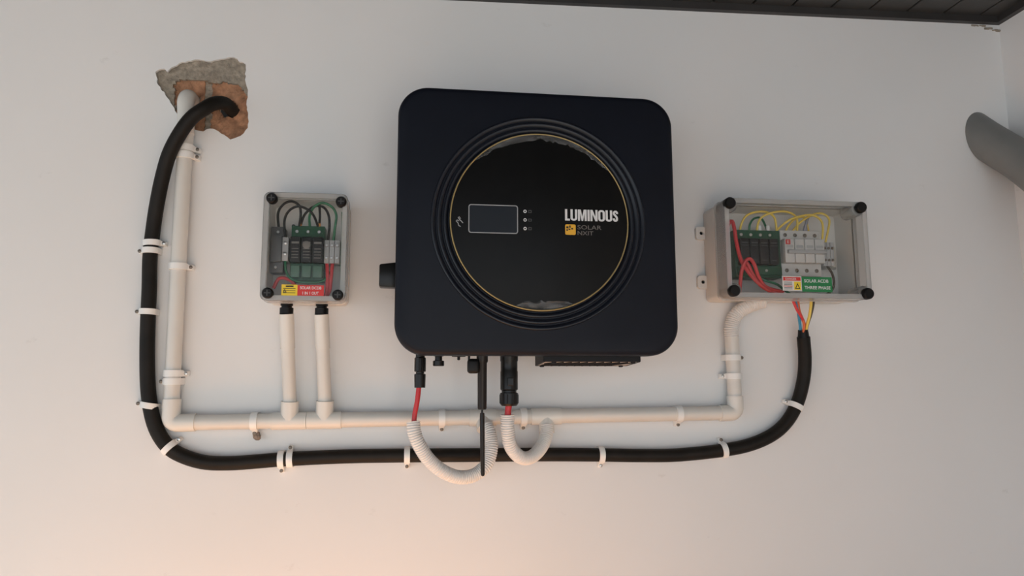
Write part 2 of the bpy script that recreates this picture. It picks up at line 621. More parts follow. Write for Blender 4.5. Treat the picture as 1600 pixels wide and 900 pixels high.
# ------------------------------------------------------------------ inverter
CX, CZ = 194.5, 2003.0
inv = thing('solar_inverter', 'large dark navy rounded square solar inverter with round black panel', 'inverter', 195, 0, 1797)
bm = B()
layered(bm, [(rrect(-2, 392, 1816, 2196, 30), 22), (rrect(-8, 398, 1810, 2202, 34), 30), (rrect(-8, 398, 1810, 2202, 34), 140), (rrect(-14, 404, 1806, 2206, 36), 150)])
casing = obj('casing', bm, M_CASE, inv)
bm = B()
box(bm, 40, 350, 0, 10, 2090, 2170, 2)
box(bm, 60, 110, 8, 24, 2100, 2160, 2)
box(bm, 280, 330, 8, 24, 2100, 2160, 2)
obj('wall_bracket', bm, M_STEEL, inv)
bm = B()
box(bm, 40, 350, 0, 10, 1850, 1890, 2)
box(bm, 170, 220, 8, 24, 1855, 1885, 2)
obj('wall_bracket', bm, M_STEEL, inv)
X0, X1, Z0, Z1, RC = -25.5, 414.5, 1797, 2214.5, 47
bm = B()
rr = lambda i, n=14: rrect(X0 + i, X1 - i, Z0 + i, Z1 - i, RC - i * 0.6, n)
layered(bm, [(rr(3), 146), (rr(0), 149), (rr(0), 170), (rr(0.8), 174), (rr(2.6), 177), (rr(5.5), 179), (rr(10), 180)])
cover = obj('front_cover', bm, M_NAVY, inv, ang=50)
for ro in (166.5, 157.0, 147.5):
    bm = B()
    seg, pr = 96, [(-7.0, -1.5), (-4.5, 1.2), (-2.0, 3.0), (0.6, 3.4), (1.6, 2.6), (2.2, -1.5)]
    rows = []
    for k in range(seg):
        a = 2 * PI * k / seg
        rows.append([bm.verts.new(V(CX + (ro + p) * math.cos(a), 180 + h, CZ + (ro + p) * math.sin(a))) for p, h in pr])
    for k in range(seg):
        a, b = rows[k], rows[(k + 1) % seg]
        for i in range(len(pr)):
            j = (i + 1) % len(pr)
            bm.faces.new((a[i], a[j], b[j], b[i]))
    obj('ridge_ring', bm, M_RIDGE, inv, ang=60)
DF = 186.5
bm = B()
lathe(bm, [(140, 176), (140, DF - 2.5), (139, DF - 0.6), (137, DF)], (CX, 0, CZ), (0, 1, 0), 128)
panel = obj('display_panel', bm, M_BLACKGLASS, inv)
bm = B()
seg = 128
rows = []
for k in range(seg):
    a = 2 * PI * k / seg
    rows.append([bm.verts.new(V(CX + (138.6 + 1.15 * math.cos(b)) * math.cos(a), DF - 0.3 + 1.15 * math.sin(b), CZ + (138.6 + 1.15 * math.cos(b)) * math.sin(a))) for b in [2 * PI * i / 8 for i in range(8)]])
for k in range(seg):
    a, b = rows[k], rows[(k + 1) % seg]
    for i in range(8):
        bm.faces.new((a[i], a[(i + 1) % 8], b[(i + 1) % 8], b[i]))
obj('gold_ring', bm, M_GOLD, panel)
# screen, indicators, marks
bm = B()
prism(bm, rrect(84, 158.5, 1982.5, 2025.5, 3.5), DF - 0.5, DF + 0.25)
scr = obj('screen', bm, M_SCREEN, panel)
bm = B()
prism(bm, [rrect(83.2, 159.3, 1981.7, 2026.3, 4), rrect(84.6, 157.9, 1983.1, 2024.9, 3)], DF - 0.4, DF + 0.6)
obj('screen_frame', bm, M_SILVERPRINT, panel)
for z in (2017.5, 2004, 1990.5):
    bm = B()
    prism(bm, [circ(170.3, z, 2.6, 16), circ(170.3, z, 1.3, 12)], DF - 0.2, DF + 0.3)
    obj('indicator_light', bm, M_WHITEPRINT, panel)
    bm = B()
    prism(bm, [rrect(175.2, 180.6, z - 2.2, z + 2.2, 0.8, 3), rrect(176.2, 179.6, z - 1.1, z + 1.1, 0.4, 3)], DF - 0.2, DF + 0.2)
    obj('indicator_icon', bm, M_DIMPRINT, panel)
# pointing hand mark
bm = B()


def stroke(bm, pts, w, d0, d1):
    """One outline that follows a polyline at a constant width."""
    L_, R_ = [], []
    n = len(pts)
    for k, (x_, z_) in enumerate(pts):
        a, b = pts[max(k - 1, 0)], pts[min(k + 1, n - 1)]
        dx, dz = b[0] - a[0], b[1] - a[1]
        q = math.hypot(dx, dz) or 1
        L_.append((x_ - dz / q * w / 2, z_ + dx / q * w / 2))
        R_.append((x_ + dz / q * w / 2, z_ - dx / q * w / 2))
    prism(bm, L_ + R_[::-1], d0, d1)


hx, hz = 69.5, 1998.5
stroke(bm, [(hx - 5, hz + 1), (hx - 2, hz - 2), (hx - 1, hz - 6), (hx + 2, hz - 7.5)], 1.2, DF - .2, DF + .25)
stroke(bm, [(hx - 5, hz + 1), (hx - 3.5, hz + 2.5), (hx - .5, hz + 1)], 1.2, DF - .2, DF + .25)
stroke(bm, [(hx - 2, hz + 7), (hx + .5, hz + 3), (hx + 3, hz + 1), (hx + 5.5, hz - 2)], 1.4, DF - .2, DF + .25)
stroke(bm, [(hx - .5, hz + 8), (hx + 2, hz + 4.5)], 1.0, DF - .2, DF + .25)
obj('hand_mark', bm, M_SILVERPRINT, panel, smooth=False)
# heavy condensed maker lettering drawn as block strokes
LX0, LX1, LZ0, LZ1 = 233.0, 317.5, 2005.0, 2023.0
bm = B()
H, T = 18.0, 3.5


def ring_part(bm, x, w, top=True, bottom=True, shift=0.0):
    o_, i_ = rrect(x, x + w, LZ0, LZ1, w * 0.42, 5), rrect(x + T, x + w - T, LZ0 + 2.8, LZ1 - 2.8, (w - 2 * T) * 0.45, 4)
    if top:
        prism(bm, [o_, i_], DF - .2, DF + .3)
    else:                                   # open at the top: a U
        pts = [(x, LZ1), (x, LZ0 + 4)]
        pts += [(x + w / 2 - w / 2 * math.cos(a), LZ0 + 4 - 4 * math.sin(a)) for a in [PI * i / 10 for i in range(1, 10)]]
        pts += [(x + w, LZ0 + 4), (x + w, LZ1), (x + w - T, LZ1), (x + w - T, LZ0 + 4.6)]
        iw = w / 2 - T
        pts += [(x + w / 2 + iw * math.cos(a), LZ0 + 4.6 - 1.8 * math.sin(a)) for a in [PI * i / 6 for i in range(1, 6)]]
        pts += [(x + T, LZ0 + 4.6), (x + T, LZ1)]
        prism(bm, pts, DF - .2, DF + .3)


x = LX0
prism(bm, [(x, LZ1), (x, LZ0), (x + 7.6, LZ0), (x + 7.6, LZ0 + 3), (x + T, LZ0 + 3), (x + T, LZ1)], DF - .2, DF + .3)     # L
x += 8.6
ring_part(bm, x, 10.6, top=False)                                                                                         # U
x += 11.8
prism(bm, [(x, LZ0), (x, LZ1), (x + 4.6, LZ1), (x + 6.9, LZ0 + 6.5), (x + 9.2, LZ1), (x + 13.8, LZ1), (x + 13.8, LZ0), (x + 10.6, LZ0),
           (x + 10.6, LZ1 - 6), (x + 8.1, LZ0), (x + 5.7, LZ0), (x + 3.2, LZ1 - 6), (x + 3.2, LZ0)], DF - .2, DF + .3)     # M
x += 15.1
prism(bm, [(x, LZ0), (x, LZ1), (x + T, LZ1), (x + T, LZ0)], DF - .2, DF + .3)                                              # I
x += T + 1.3
prism(bm, [(x, LZ0), (x, LZ1), (x + 3.4, LZ1), (x + 8.0, LZ0 + 7), (x + 8.0, LZ1), (x + 11.2, LZ1), (x + 11.2, LZ0), (x + 7.8, LZ0),
           (x + 3.2, LZ1 - 7), (x + 3.2, LZ0)], DF - .2, DF + .3)                                                          # N
x += 12.3
ring_part(bm, x, 10.8)                                                                                                    # O
x += 11.9
ring_part(bm, x, 10.6, top=False)                                                                                         # U
x += 11.6
sx = LX1 - x
a_s = [(-2.6, 12.6), (-2.6, 14.6), (-1.2, 16.2), (0.6, 16.3), (2.2, 15.2), (2.5, 13.4), (1.8, 11.6), (0.2, 10.0), (-1.2, 8.4), (-2.2, 6.6), (-2.5, 4.6), (-2.0, 2.6), (-0.6, 1.7), (1.2, 1.8), (2.5, 3.2), (2.6, 5.4)]
stroke(bm, [(x + sx / 2 - px, LZ0 + pz) for px, pz in a_s], 3.3, DF - .2, DF + .3)   # S
obj('maker_lettering', bm, M_WHITEPRINT, panel, smooth=False)
bm = B()
prism(bm, rrect(233, 249.5, 1982.5, 1999, 2.2, 4), DF - .2, DF + .25)
badge = obj('yellow_badge', bm, M_YELLOWPRINT, panel, smooth=False)
bm = B()
for bx_, bz_, bw, bh in ((234.6, 1992.6, 3.6, 3.2), (239.4, 1993.6, 2.2, 3.6), (234.8, 1988.6, 2.4, 2.6), (242.4, 1991.0, 3.0, 2.4), (238.2, 1990.2, 3.0, 2.0)):
    prism(bm, [(bx_, bz_), (bx_ + bw, bz_), (bx_ + bw, bz_ + bh), (bx_, bz_ + bh)], DF + .2, DF + .4)
obj('badge_print', bm, M_BLACKPRINT, panel, smooth=False)
lettering('model_lettering', 'SOLAR', 252.5, 290.5, 1991.6, 1998.2, DF, M_GREYPRINT, panel, 0.0)
lettering('model_lettering', 'NXIT', 252.5, 277.5, 1982.6, 1988.8, DF, M_GREYPRINT, panel, 0.0)
# crumpled remains of the protective film along the rim


def film(a0, a1, rin, rout, n, m_, seed, lift):
    bm = B()
    rnd = random.Random(seed)
    rows = []
    for i in range(n + 1):
        t = i / n
        a = math.radians(a0 + (a1 - a0) * t)
        w = math.sin(PI * t) ** 0.5
        ri = rout - (rout - rin) * w * rnd.uniform(0.55, 1.0)
        row = []
        for j in range(m_ + 1):
            r = ri + (rout - ri) * j / m_ + rnd.uniform(-.8, .8)
            row.append(bm.verts.new(V(CX + r * math.cos(a), DF + 0.25 + rnd.random() ** 2 * lift * w, CZ + r * math.sin(a))))
        rows.append(row)
    for a, b in zip(rows, rows[1:]):
        for j in range(m_):
            bm.faces.new((a[j], a[j + 1], b[j + 1], b[j]))
    return bm


obj('protective_film', film(38, 137, 126, 137, 46, 3, 4, 2.0), M_FILM, panel, ang=25)
obj('protective_film', film(254, 291, 120, 137, 14, 4, 6, 3.0), M_FILM, panel, ang=25)
# rotary isolator on the left flank
sw = None
bm = B()
lathe(bm, [(26, 0), (26, 10), (23, 14)], (-6, 100, 1926), (-1, 0, 0), 32)
sw = obj('rotary_switch', bm, M_BLACK, inv)
bm = B()
box(bm, -52, -18, 88, 112, 1906, 1948, 3, 2)
for v in bm.verts:                                   # grip tapers towards its end
    t = max(0.0, min(1.0, (-18 - v.co.x * 1000) / 34))
    v.co.z = 1.928 + (v.co.z - 1.928) * (1 - 0.13 * t) - 0.0015 * t
obj('switch_grip', bm, M_BLACKG, sw)
# sockets and plugs under the casing
bm = B()
D1 = 100
lathe(bm, [(9, 0), (9, 12), (7.2, 12), (7.2, 18), (8.6, 19), (8.6, 40), (6.5, 41), (6.5, 44), (9, 45), (9, 49), (8.5, 66)], (14.5, D1, 1815), (0, 0, -1), 20)
pl = obj('solar_plug', bm, M_BLACKG, inv)
bm = B()
box(bm, 12, 17, D1 + 6, D1 + 10.5, 1774, 1796, 0.8, 1)
box(bm, 5.5, 8.5, D1 - 2, D1 + 2, 1774, 1796, 0.8, 1)
box(bm, 20.5, 23.5, D1 - 2, D1 + 2, 1774, 1796, 0.8, 1)
obj('locking_tab', bm, M_BLACK, pl)
bm = B()
lathe(bm, [(9, 0), (9, 16), (5.8, 17), (5.8, 23), (9, 24), (9, 31), (8, 32)], (43.5, D1, 1815), (0, 0, -1), 20)
obj('socket_cap', bm, M_BLACKG, inv)
bm = B()
lathe(bm, [(4, 0), (4, 14.5), (11, 15), (11, 18), (2.4, 18.5), (2.4, 23), (0, 24)], (75.5, D1, 1816), (0, 0, -1), 20)
obj('breather_valve', bm, M_BLACK, inv)
# antenna with its hinged base
bm = B()
DA = 118
lathe(bm, [(9, 0), (9, 26), (8, 28), (7.4, 29), (7.1, 98), (6.4, 101), (0, 101.5)], (111.5, DA, 1816), (0, 0, -1), 22)
an = obj('antenna_stick', bm, M_ANT, inv)
bm = B()
box(bm, 88, 107, DA - 10, DA + 9, 1771, 1794, 5, 3)
box(bm, 89, 92, DA - 6, DA + 6, 1790, 1812, 1, 1)
obj('antenna_hinge', bm, M_BLACK, an)
bm = B()
lathe(bm, [(1.6, 0), (1.6, 4), (3.6, 5), (3.9, 10), (3.2, 98), (2.0, 101), (0, 101.5)], (111.5, DA, 1714.5), (0.012, 0, -1), 16)
obj('antenna_whip', bm, M_ANT, an)
# grid connector
bm = B()
DG = 100
lathe(bm, [(14.5, 0), (14.5, 24), (13.6, 26), (13.6, 40), (14.2, 42), (14.2, 70), (12.0, 72), (12.0, 75), (14.6, 76), (14.6, 93), (12, 96), (6, 96.5)], (156.5, DG, 1816), (0, 0, -1), 28)
ac = obj('grid_plug', bm, M_BLACKG, inv)
bm = B()
for k in range(10):
    a = 2 * PI * k / 10
    cx_, cd = 156.5 + 14.4 * math.cos(a), DG + 14.4 * math.sin(a)
    box(bm, cx_ - 1, cx_ + 1, cd - 1, cd + 1, 1724, 1738, .4, 1)
obj('clamp_nut_ribs', bm, M_BLACK, ac)
bm = B()
box(bm, 152, 162, DG + 12, DG + 15.4, 1752, 1764, .8, 1)
obj('raised_mark', bm, M_BLACKG, ac)
# fan tray
bm = B()
zb = lambda d: 1784.0 + (d - 70) * 0.055            # the underside drops slightly towards the wall
box(bm, 204, 360, 146, 150, 1788.4, 1815, .8, 1)
box(bm, 204, 360, 70, 73, 1784, 1815, .8, 1)
for xa in (204, 357):
    vv = [bm.verts.new(V(x_, d_, z_)) for x_ in (xa, xa + 3) for d_, z_ in ((73, zb(73)), (146, zb(146)), (146, 1815), (73, 1815))]
    for f in ((0, 1, 2, 3), (7, 6, 5, 4), (0, 4, 5, 1), (1, 5, 6, 2), (2, 6, 7, 3), (3, 7, 4, 0)):
        bm.faces.new([vv[q] for q in f])
fan = obj('fan_tray', bm, M_CASE, inv)
bm = B()
vv = [bm.verts.new(V(x_, d_, zb(d_) + h_)) for h_ in (0.6, 2) for x_, d_ in ((207, 73), (357, 73), (357, 146), (207, 146))]
for f in ((0, 1, 2, 3), (7, 6, 5, 4), (0, 4, 5, 1), (1, 5, 6, 2), (2, 6, 7, 3), (3, 7, 4, 0)):
    bm.faces.new([vv[q] for q in f])
obj('guard_plate', bm, mat('pale_fan_plate', (0.50, 0.44, 0.38), 0.4), fan)
bm = B()
for k in range(11):
    x = 190 + k * 13.0
    a_, b_ = max(211, x), min(353, x + 34)
    if b_ - a_ > 4:
        da, db = 78 + 64 * (a_ - x) / 34, 78 + 64 * (b_ - x) / 34
        rod(bm, (a_, da, zb(da) - .2), (b_, db, zb(db) - .2), 0.9, 6)
obj('guard_wires', bm, M_CASE, fan)
for x, d in ((214, 78), (348, 78), (222, 141), (350, 141)):
    bm = B()
    lathe(bm, [(4, 0), (4, 3), (2.5, 3.8)], (x, d, zb(d) + 1.5), (0, 0, -1), 12)
    obj('tray_screw', bm, M_BLACK, fan)

# ------------------------------------------------------------------ combiner box parts shared by both boxes


def screw(x, z, d, r, parent, slot=False, m=M_BLACK):
    bm = B()
    lathe(bm, [(r, 0), (r, 9), (r * .92, 11), (r * .8, 12)], (x, d, z), (0, 1, 0), 24)
    o = obj('lid_screw', bm, m, parent)
    if slot:
        bm = B()
        box(bm, x - r * .55, x + r * .55, d + 11.6, d + 12.5, z - .9, z + .9)
        box(bm, x - .9, x + .9, d + 11.6, d + 12.4, z - r * .55, z + r * .55)
        obj('cross_slot', bm, mat('slot_grey', (0.05, 0.05, 0.05), 0.5), o)
    return o


def small_screw(x, z, d, r, parent, m=M_STEEL):
    bm = B()
    lathe(bm, [(r, 0), (r, 1.2), (r * .7, 1.8)], (x, d, z), (0, 1, 0), 12)
    return obj('terminal_screw', bm, m, parent)


def wire(name, pts, r, m, parent):
    return obj(name, tube(B(), spline(pts, 3.0), r, 10), m, parent)


# ------------------------------------------------------------------ DC combiner box on the left
dc = thing('combiner_box', 'small upright clear-lidded DC box left of the inverter with red label', 'junction box', -171, 0, 1886)
bm = B()
tray(bm, -236, -107, 1887, 2060, 9, 58, 1, 2.5)
obj('base', bm, M_BASE, dc)
bm = B()
prism(bm, rrect(-237, -106, 1886, 2061, 10), 85.5, 88)
lid = obj('clear_lid', bm, M_CLEAR, dc)
bm = B()
prism(bm, [rrect(-237.5, -105.5, 1885.5, 2061.5, 10), rrect(-235, -108, 1888, 2059, 8)], 57, 87.5)
obj('lid_wall', bm, M_LIDW, lid)
bm = B()
prism(bm, [rrect(-238.5, -104.5, 1884.5, 2062.5, 11), rrect(-233, -110, 1890, 2057, 7)], 56, 60)
prism(bm, [rrect(-236.5, -106.5, 1886.5, 2060.5, 10), rrect(-229, -114, 1894, 2053, 5)], 86, 89)
obj('lid_rim', bm, M_RIM, lid)
for x, z in ((-224.5, 2050), (-116, 2047.5), (-225, 1897), (-117, 1895.5)):
    screw(x, z, 84, 8.6, dc, True)
for x in (-203, -147):
    bm = B()
    lathe(bm, [(10, 0), (10, 5), (8.5, 6), (8.5, 8), (11, 9), (11, 19), (9, 20)], (x, 42, 1888), (0, 0, -1), 20)
    obj('cable_gland', bm, M_BLACK, dc)
bm = B()
box(bm, -232, -112, 8, 14, 1957, 1990, .8, 1)
obj('din_rail', bm, M_STEEL, dc)
# fuse holder
bm = B()
box(bm, -233, -211, 14, 44, 1937, 2014, 1.5)
box(bm, -231, -213, 42, 52, 1954, 1998, 2)
fu = obj('fuse_holder', bm, M_FUSE, dc)
small_screw(-221, 2005, 44, 2.4, fu)
small_screw(-223, 1946, 44, 2.4, fu)
bm = B()
box(bm, -213, -203, 14, 48, 1956, 1996, 1)
tb = obj('terminal_block', bm, M_TERM, dc)
small_screw(-208, 1986, 48, 3, tb)
small_screw(-208, 1968, 48, 3, tb)
# surge protector with three cartridges
bm = B()
box(bm, -200, -146, 14, 42, 1924, 2017, 1.2)
sp = obj('surge_protector', bm, M_SPDG, dc)
for k in range(3):
    x0 = -200 + k * 18
    bm = B()
    box(bm, x0 + .6, x0 + 17.4, 40, 56, 1953, 1996, 1.5)
    obj('cartridge', bm, M_SPDK, sp)
    bm = B()
    box(bm, x0 + 1.6, x0 + 16.4, 40, 49, 1929, 1949, 1.0)
    obj('lower_cover', bm, M_SPDL, sp)
    bm = B()
    prism(bm, rrect(x0 + 3, x0 + 15, 1984, 1987.5, .4, 2), 55.8, 56.3)
    for q in range(4):
        prism(bm, rrect(x0 + 3.5, x0 + 14.5, 1975 - q * 5, 1976.3 - q * 5, .3, 2), 55.8, 56.3)
    obj('cartridge_print', bm, M_GREYPRINT, sp, smooth=False)
    small_screw(x0 + 9, 2007, 42, 2.8, sp)
bm = B()
lathe(bm, [(6.5, 0), (6.5, 1), (5.5, 1.4)], (-173, 56, 1982), (0, 1, 0), 24)
obj('round_seal', bm, M_GREYPRINT, sp)
for k in range(3):
    x0 = -146 + k * 8.6
    bm = B()
    box(bm, x0 + .3, x0 + 8.3, 14, 46, 1954, 1993, .8)
    tb = obj('terminal_block', bm, M_TERM, dc)
    small_screw(x0 + 4.3, 1984, 46, 2.9, tb, M_STEEL)
    small_screw(x0 + 4.3, 1963, 46, 2.9, tb, M_STEEL)
bm = B()
lathe(bm, [(3.2, 0), (3.2, .8), (2.4, 1.2)], (-203, 4, 2024), (0, 1, 0), 14)
obj('mounting_hole_plug', bm, M_BLACK, dc)
wr = 2.1
for nm, m, pts in (
        ('black_wire', M_BLKW, [(-221, 40, 2012), (-222, 46, 2036), (-213, 52, 2050), (-200, 54, 2055), (-188, 54, 2049), (-185, 50, 2036), (-188, 40, 2016)]),
        ('black_wire', M_BLKW, [(-209, 44, 1994), (-211, 48, 2022), (-204, 54, 2038), (-189, 58, 2046), (-174, 56, 2042), (-164, 52, 2033), (-157, 40, 2016)]),
        ('black_wire', M_BLKW, [(-187, 38, 2016), (-179, 44, 2036), (-164, 48, 2049), (-149, 50, 2048), (-140, 50, 2035), (-138, 48, 2014), (-141, 40, 1990)]),
        ('black_wire', M_BLKW, [(-156, 42, 2050), (-155, 40, 2034), (-156, 38, 2016)]),
        ('green_wire', M_GRNW, [(-171, 38, 2016), (-171, 46, 2033), (-163, 56, 2046), (-149, 58, 2053), (-134, 56, 2047), (-127, 52, 2034), (-129, 48, 2014), (-132, 40, 1990)]),
        ('green_wire', M_GRNW, [(-119, 30, 2045), (-118, 28, 2010), (-119, 24, 1963), (-117, 30, 1912)]),
        ('red_wire', M_REDW2, [(-141, 40, 1956), (-139, 46, 1930), (-140, 44, 1905), (-146, 42, 1892)]),
        ('red_wire', M_REDW2, [(-132, 40, 1956), (-133, 46, 1930), (-135, 44, 1908), (-144, 40, 1893)]),
        ('red_wire', M_REDW2, [(-226, 38, 1912), (-216, 42, 1928), (-198, 42, 1924), (-190, 40, 1910), (-200, 40, 1892)]),
        ('green_wire', M_GRNW, [(-208, 44, 1956), (-205, 46, 1938), (-194, 50, 1925), (-170, 52, 1920), (-146, 48, 1924), (-136, 42, 1940)])):
    wire(nm, pts, 2.9 if m is M_REDW2 else wr, m, dc)
for x in (-187, -156):
    bm = B()
    lathe(bm, [(2.9, 0), (2.9, 7)], (x, 39, 2015), (0, 0.1, 1), 10)
    obj('wire_ferrule', bm, mat('orange_ferrule', (0.7, 0.28, 0.06), .45), dc)
# label on the lid
bm = B()
prism(bm, [(-204.5, 1893.5), (-180, 1893.5), (-180, 1911.5), (-204.5, 1911.5)], 88.2, 88.6)
st = obj('yellow_label', bm, M_YELLOWSTK, lid, smooth=False)
bm = B()
prism(bm, [(-180, 1893.5), (-139, 1893.5), (-139, 1911), (-180, 1911)], 88.2, 88.6)
obj('red_label', bm, M_REDPRINT, lid, smooth=False)
bm = B()
prism(bm, [(-198, 1907.6), (-186, 1907.6), (-186, 1909.8), (-198, 1909.8)], 88.5, 88.8)
for q in range(3):
    prism(bm, [(-202, 1905 - q * 3.6), (-183, 1905 - q * 3.6), (-183, 1905.9 - q * 3.6), (-202, 1905.9 - q * 3.6)], 88.5, 88.8)
prism(bm, [[(-202.5, 1899), (-196.5, 1899), (-199.5, 1904.5)], [(-201, 1899.9), (-198, 1899.9), (-199.5, 1902.7)]], 88.5, 88.85)
obj('label_print', bm, M_BLACKPRINT, lid, smooth=False)
lettering('label_lettering', 'SOLAR DCDB', -176, -143, 1904.2, 1909.0, 88.55, M_WHITEPRINT, lid, 0.015)
lettering('label_lettering', '1 IN 1 OUT', -172, -147, 1895.8, 1900.6, 88.55, M_WHITEPRINT, lid, 0.015)

# ------------------------------------------------------------------ AC combiner box on the right
acb = thing('combiner_box', 'wide clear-lidded AC box right of the inverter with green label and white breaker', 'junction box', 665, 0, 1901)
bm = B()
tray(bm, 534, 797, 1902, 2073, 9, 62, 1, 3)
base = obj('base', bm, M_BASE, acb)
for z in (2030, 1939):
    bm = B()
    prism(bm, [rrect(517, 540, z - 12, z + 12, 5, 4), circ(527, z, 3.4, 14)], 0.5, 8)
    tabo = obj('mounting_tab', bm, M_BASE, acb)
    bm = B()
    lathe(bm, [(3.3, 0), (3.3, 3), (2, 4)], (527, 1, z), (0, 1, 0), 14)
    obj('tab_screw', bm, M_BLACK, tabo)
bm = B()
prism(bm, rrect(533, 798, 1901, 2074, 10), 95.5, 98)
lid = obj('clear_lid', bm, M_CLEAR, acb)
bm = B()
prism(bm, [rrect(532.5, 798.5, 1900.5, 2074.5, 10), rrect(535, 796, 1903, 2072, 8)], 61, 97.5)
obj('lid_wall', bm, M_LIDW, lid)
bm = B()
prism(bm, [rrect(531, 800, 1899, 2076, 11), rrect(537, 794, 1905, 2070, 7)], 58, 63)
prism(bm, [rrect(533, 798, 1901, 2074, 10), rrect(541, 790, 1909, 2066, 6)], 96.5, 99)
obj('lid_rim', bm, M_RIM, lid)
for x, z in ((541.5, 2064), (785.5, 2063.5), (542.5, 1911), (788, 1909.5)):
    bm = B()
    lathe(bm, [(12, 0), (12, 34), (11.4, 36)], (x + (3.5 if x < 600 else -3.5), 62, z + (-2.5 if z > 2000 else 2.5)), (0, 1, 0), 22)
    obj('screw_pillar', bm, M_RIM, lid)
    screw(x, z, 95, 10.0, acb)
bm = B()
box(bm, 556, 786, 10, 15, 1966, 1997, .8, 1)
obj('din_rail', bm, M_STEEL, acb)
# four-cartridge surge protector
bm = B()
box(bm, 573, 660, 14, 46, 1943, 2030, 1.5)
sp = obj('surge_protector', bm, M_SPDG, acb)
for k in range(4):
    x0 = 577 + k * 18.2
    bm = B()
    box(bm, x0 + .7, x0 + 17.5, 44, 60, 1965, 2012, 1.5)
    obj('cartridge', bm, M_SPDK, sp)
    bm = B()
    prism(bm, rrect(x0 + 3, x0 + 15, 2003, 2005, .4, 2), 59.8, 60.3)
    prism(bm, rrect(x0 + 3, x0 + 15, 1998.5, 1999.5, .4, 2), 59.8, 60.3)
    prism(bm, rrect(x0 + 4, x0 + 13, 1972, 1973.2, .4, 2), 59.8, 60.3)
    obj('cartridge_print', bm, M_DIMPRINT, sp, smooth=False)
    small_screw(x0 + 9, 2021, 46, 2.8, sp)
bm = B()
box(bm, 575, 658, 44, 52, 1947, 1962, 1.0)
obj('lower_cover', bm, M_SPDG, sp)
small_screw(628, 1955, 52, 2.6, sp)
# four-pole breaker
bm = B()
box(bm, 660, 737, 14, 47, 1947, 2031, 1.2)
mc = obj('circuit_breaker', bm, M_MCB, acb)
for k in range(4):
    x0 = 660 + k * 19.2
    bm = B()
    box(bm, x0 + .5, x0 + 18.7, 44, 62, 1969, 2013, 1.4)
    obj('pole_nose', bm, M_MCB, mc)
    small_screw(x0 + 9.5, 2022, 46.6, 3.6, mc, M_DSTEEL)
    small_screw(x0 + 9.5, 1957, 46.6, 3.6, mc, M_DSTEEL)
    bm = B()
    prism(bm, rrect(x0 + 3, x0 + 16, 1996, 2001, .8, 2), 61.8, 62.4)
    obj('pole_window', bm, M_TERM, mc, smooth=False)
bm = B()
box(bm, 664, 737, 61, 68, 1985, 1992, 1.5)
obj('lever_bar', bm, M_TERM, mc)
bm = B()
prism(bm, rrect(662, 671, 2002, 2011, .8, 3), 61.8, 62.6)
obj('red_mark', bm, M_REDPRINT, mc, smooth=False)
lettering('breaker_lettering', 'E', 665, 668.4, 2004, 2009, 62.6, M_WHITEPRINT, mc, 0)
for k in range(3):
    x0 = 740 + k * 7.2
    bm = B()
    box(bm, x0 + .3, x0 + 6.9, 14, 50, 1966, 2010, .8)
    tb = obj('terminal_block', bm, M_TERM, acb)
    small_screw(x0 + 3.6, 1999, 50, 2.5, tb, M_DSTEEL)
    small_screw(x0 + 3.6, 1977, 50, 2.5, tb, M_DSTEEL)
bm = B()
box(bm, 763, 770, 14, 40, 1966, 2004, 1)
obj('end_stop', bm, mat('pale_end_stop', (0.55, 0.52, 0.45), .45), acb)
for nm, m, r, pts in (
        ('yellow_wire', M_YELW, 2.0, [(586, 40, 2026), (589, 44, 2042), (598, 46, 2056), (616, 48, 2063), (637, 48, 2063), (652, 46, 2053), (657, 42, 2026)]),
        ('yellow_wire', M_YELW, 2.0, [(618, 40, 2026), (622, 46, 2048), (634, 52, 2058), (659, 54, 2064), (680, 52, 2062), (694, 48, 2052), (696, 42, 2026)]),
        ('yellow_wire', M_YELW, 2.0, [(652, 38, 2026), (670, 54, 2045), (688, 60, 2053), (713, 62, 2057), (731, 60, 2051), (739, 56, 2037), (741, 46, 2006)]),
        ('yellow_wire', M_YELW, 2.0, [(687, 38, 2028), (700, 44, 2045), (713, 48, 2055), (732, 50, 2063), (747, 50, 2062), (756, 50, 2052), (754, 48, 2034), (748, 44, 2006)]),
        ('yellow_wire', M_YELW, 2.0, [(675, 36, 2028), (682, 40, 2042), (696, 40, 2055), (716, 36, 2058), (722, 34, 2040), (724, 34, 2028)]),
        ('grey_wire', M_GREYW, 2.6, [(710, 40, 2028), (714, 44, 2046), (722, 40, 2060), (734, 30, 2064)]),
        ('green_wire', M_GRNW, 2.0, [(604, 40, 2026), (606, 42, 2042), (618, 36, 2054), (634, 30, 2056), (640, 34, 2040), (641, 40, 2026)]),
        ('red_wire', M_REDW2, 3.4, [(563, 40, 1930), (560, 40, 2000), (562, 46, 2036), (567, 52, 2044), (570, 54, 2030), (572, 56, 2004), (577, 60, 1973), (588, 64, 1950), (604, 66, 1931), (627, 62, 1917)]),
        ('red_wire', M_REDW2, 3.2, [(576, 50, 1912), (577, 60, 1950), (582, 66, 1968), (590, 68, 1973), (598, 68, 1962), (606, 66, 1941), (621, 62, 1924), (654, 58, 1916)]),
        ('red_wire', M_REDW2, 3.2, [(584, 58, 1972), (590, 62, 1962), (597, 62, 1946), (613, 60, 1926), (640, 56, 1915), (682, 46, 1906)]),
        ('green_wire', M_GRNW, 2.2, [(614, 46, 1944), (628, 52, 1936), (646, 52, 1931), (660, 50, 1922), (676, 48, 1912)]),
        ('brown_wire', M_BRNW, 2.2, [(748, 46, 1968), (756, 50, 1950), (757, 50, 1930), (748, 48, 1917), (722, 46, 1906)])):
    wire(nm, pts, r, m, acb)
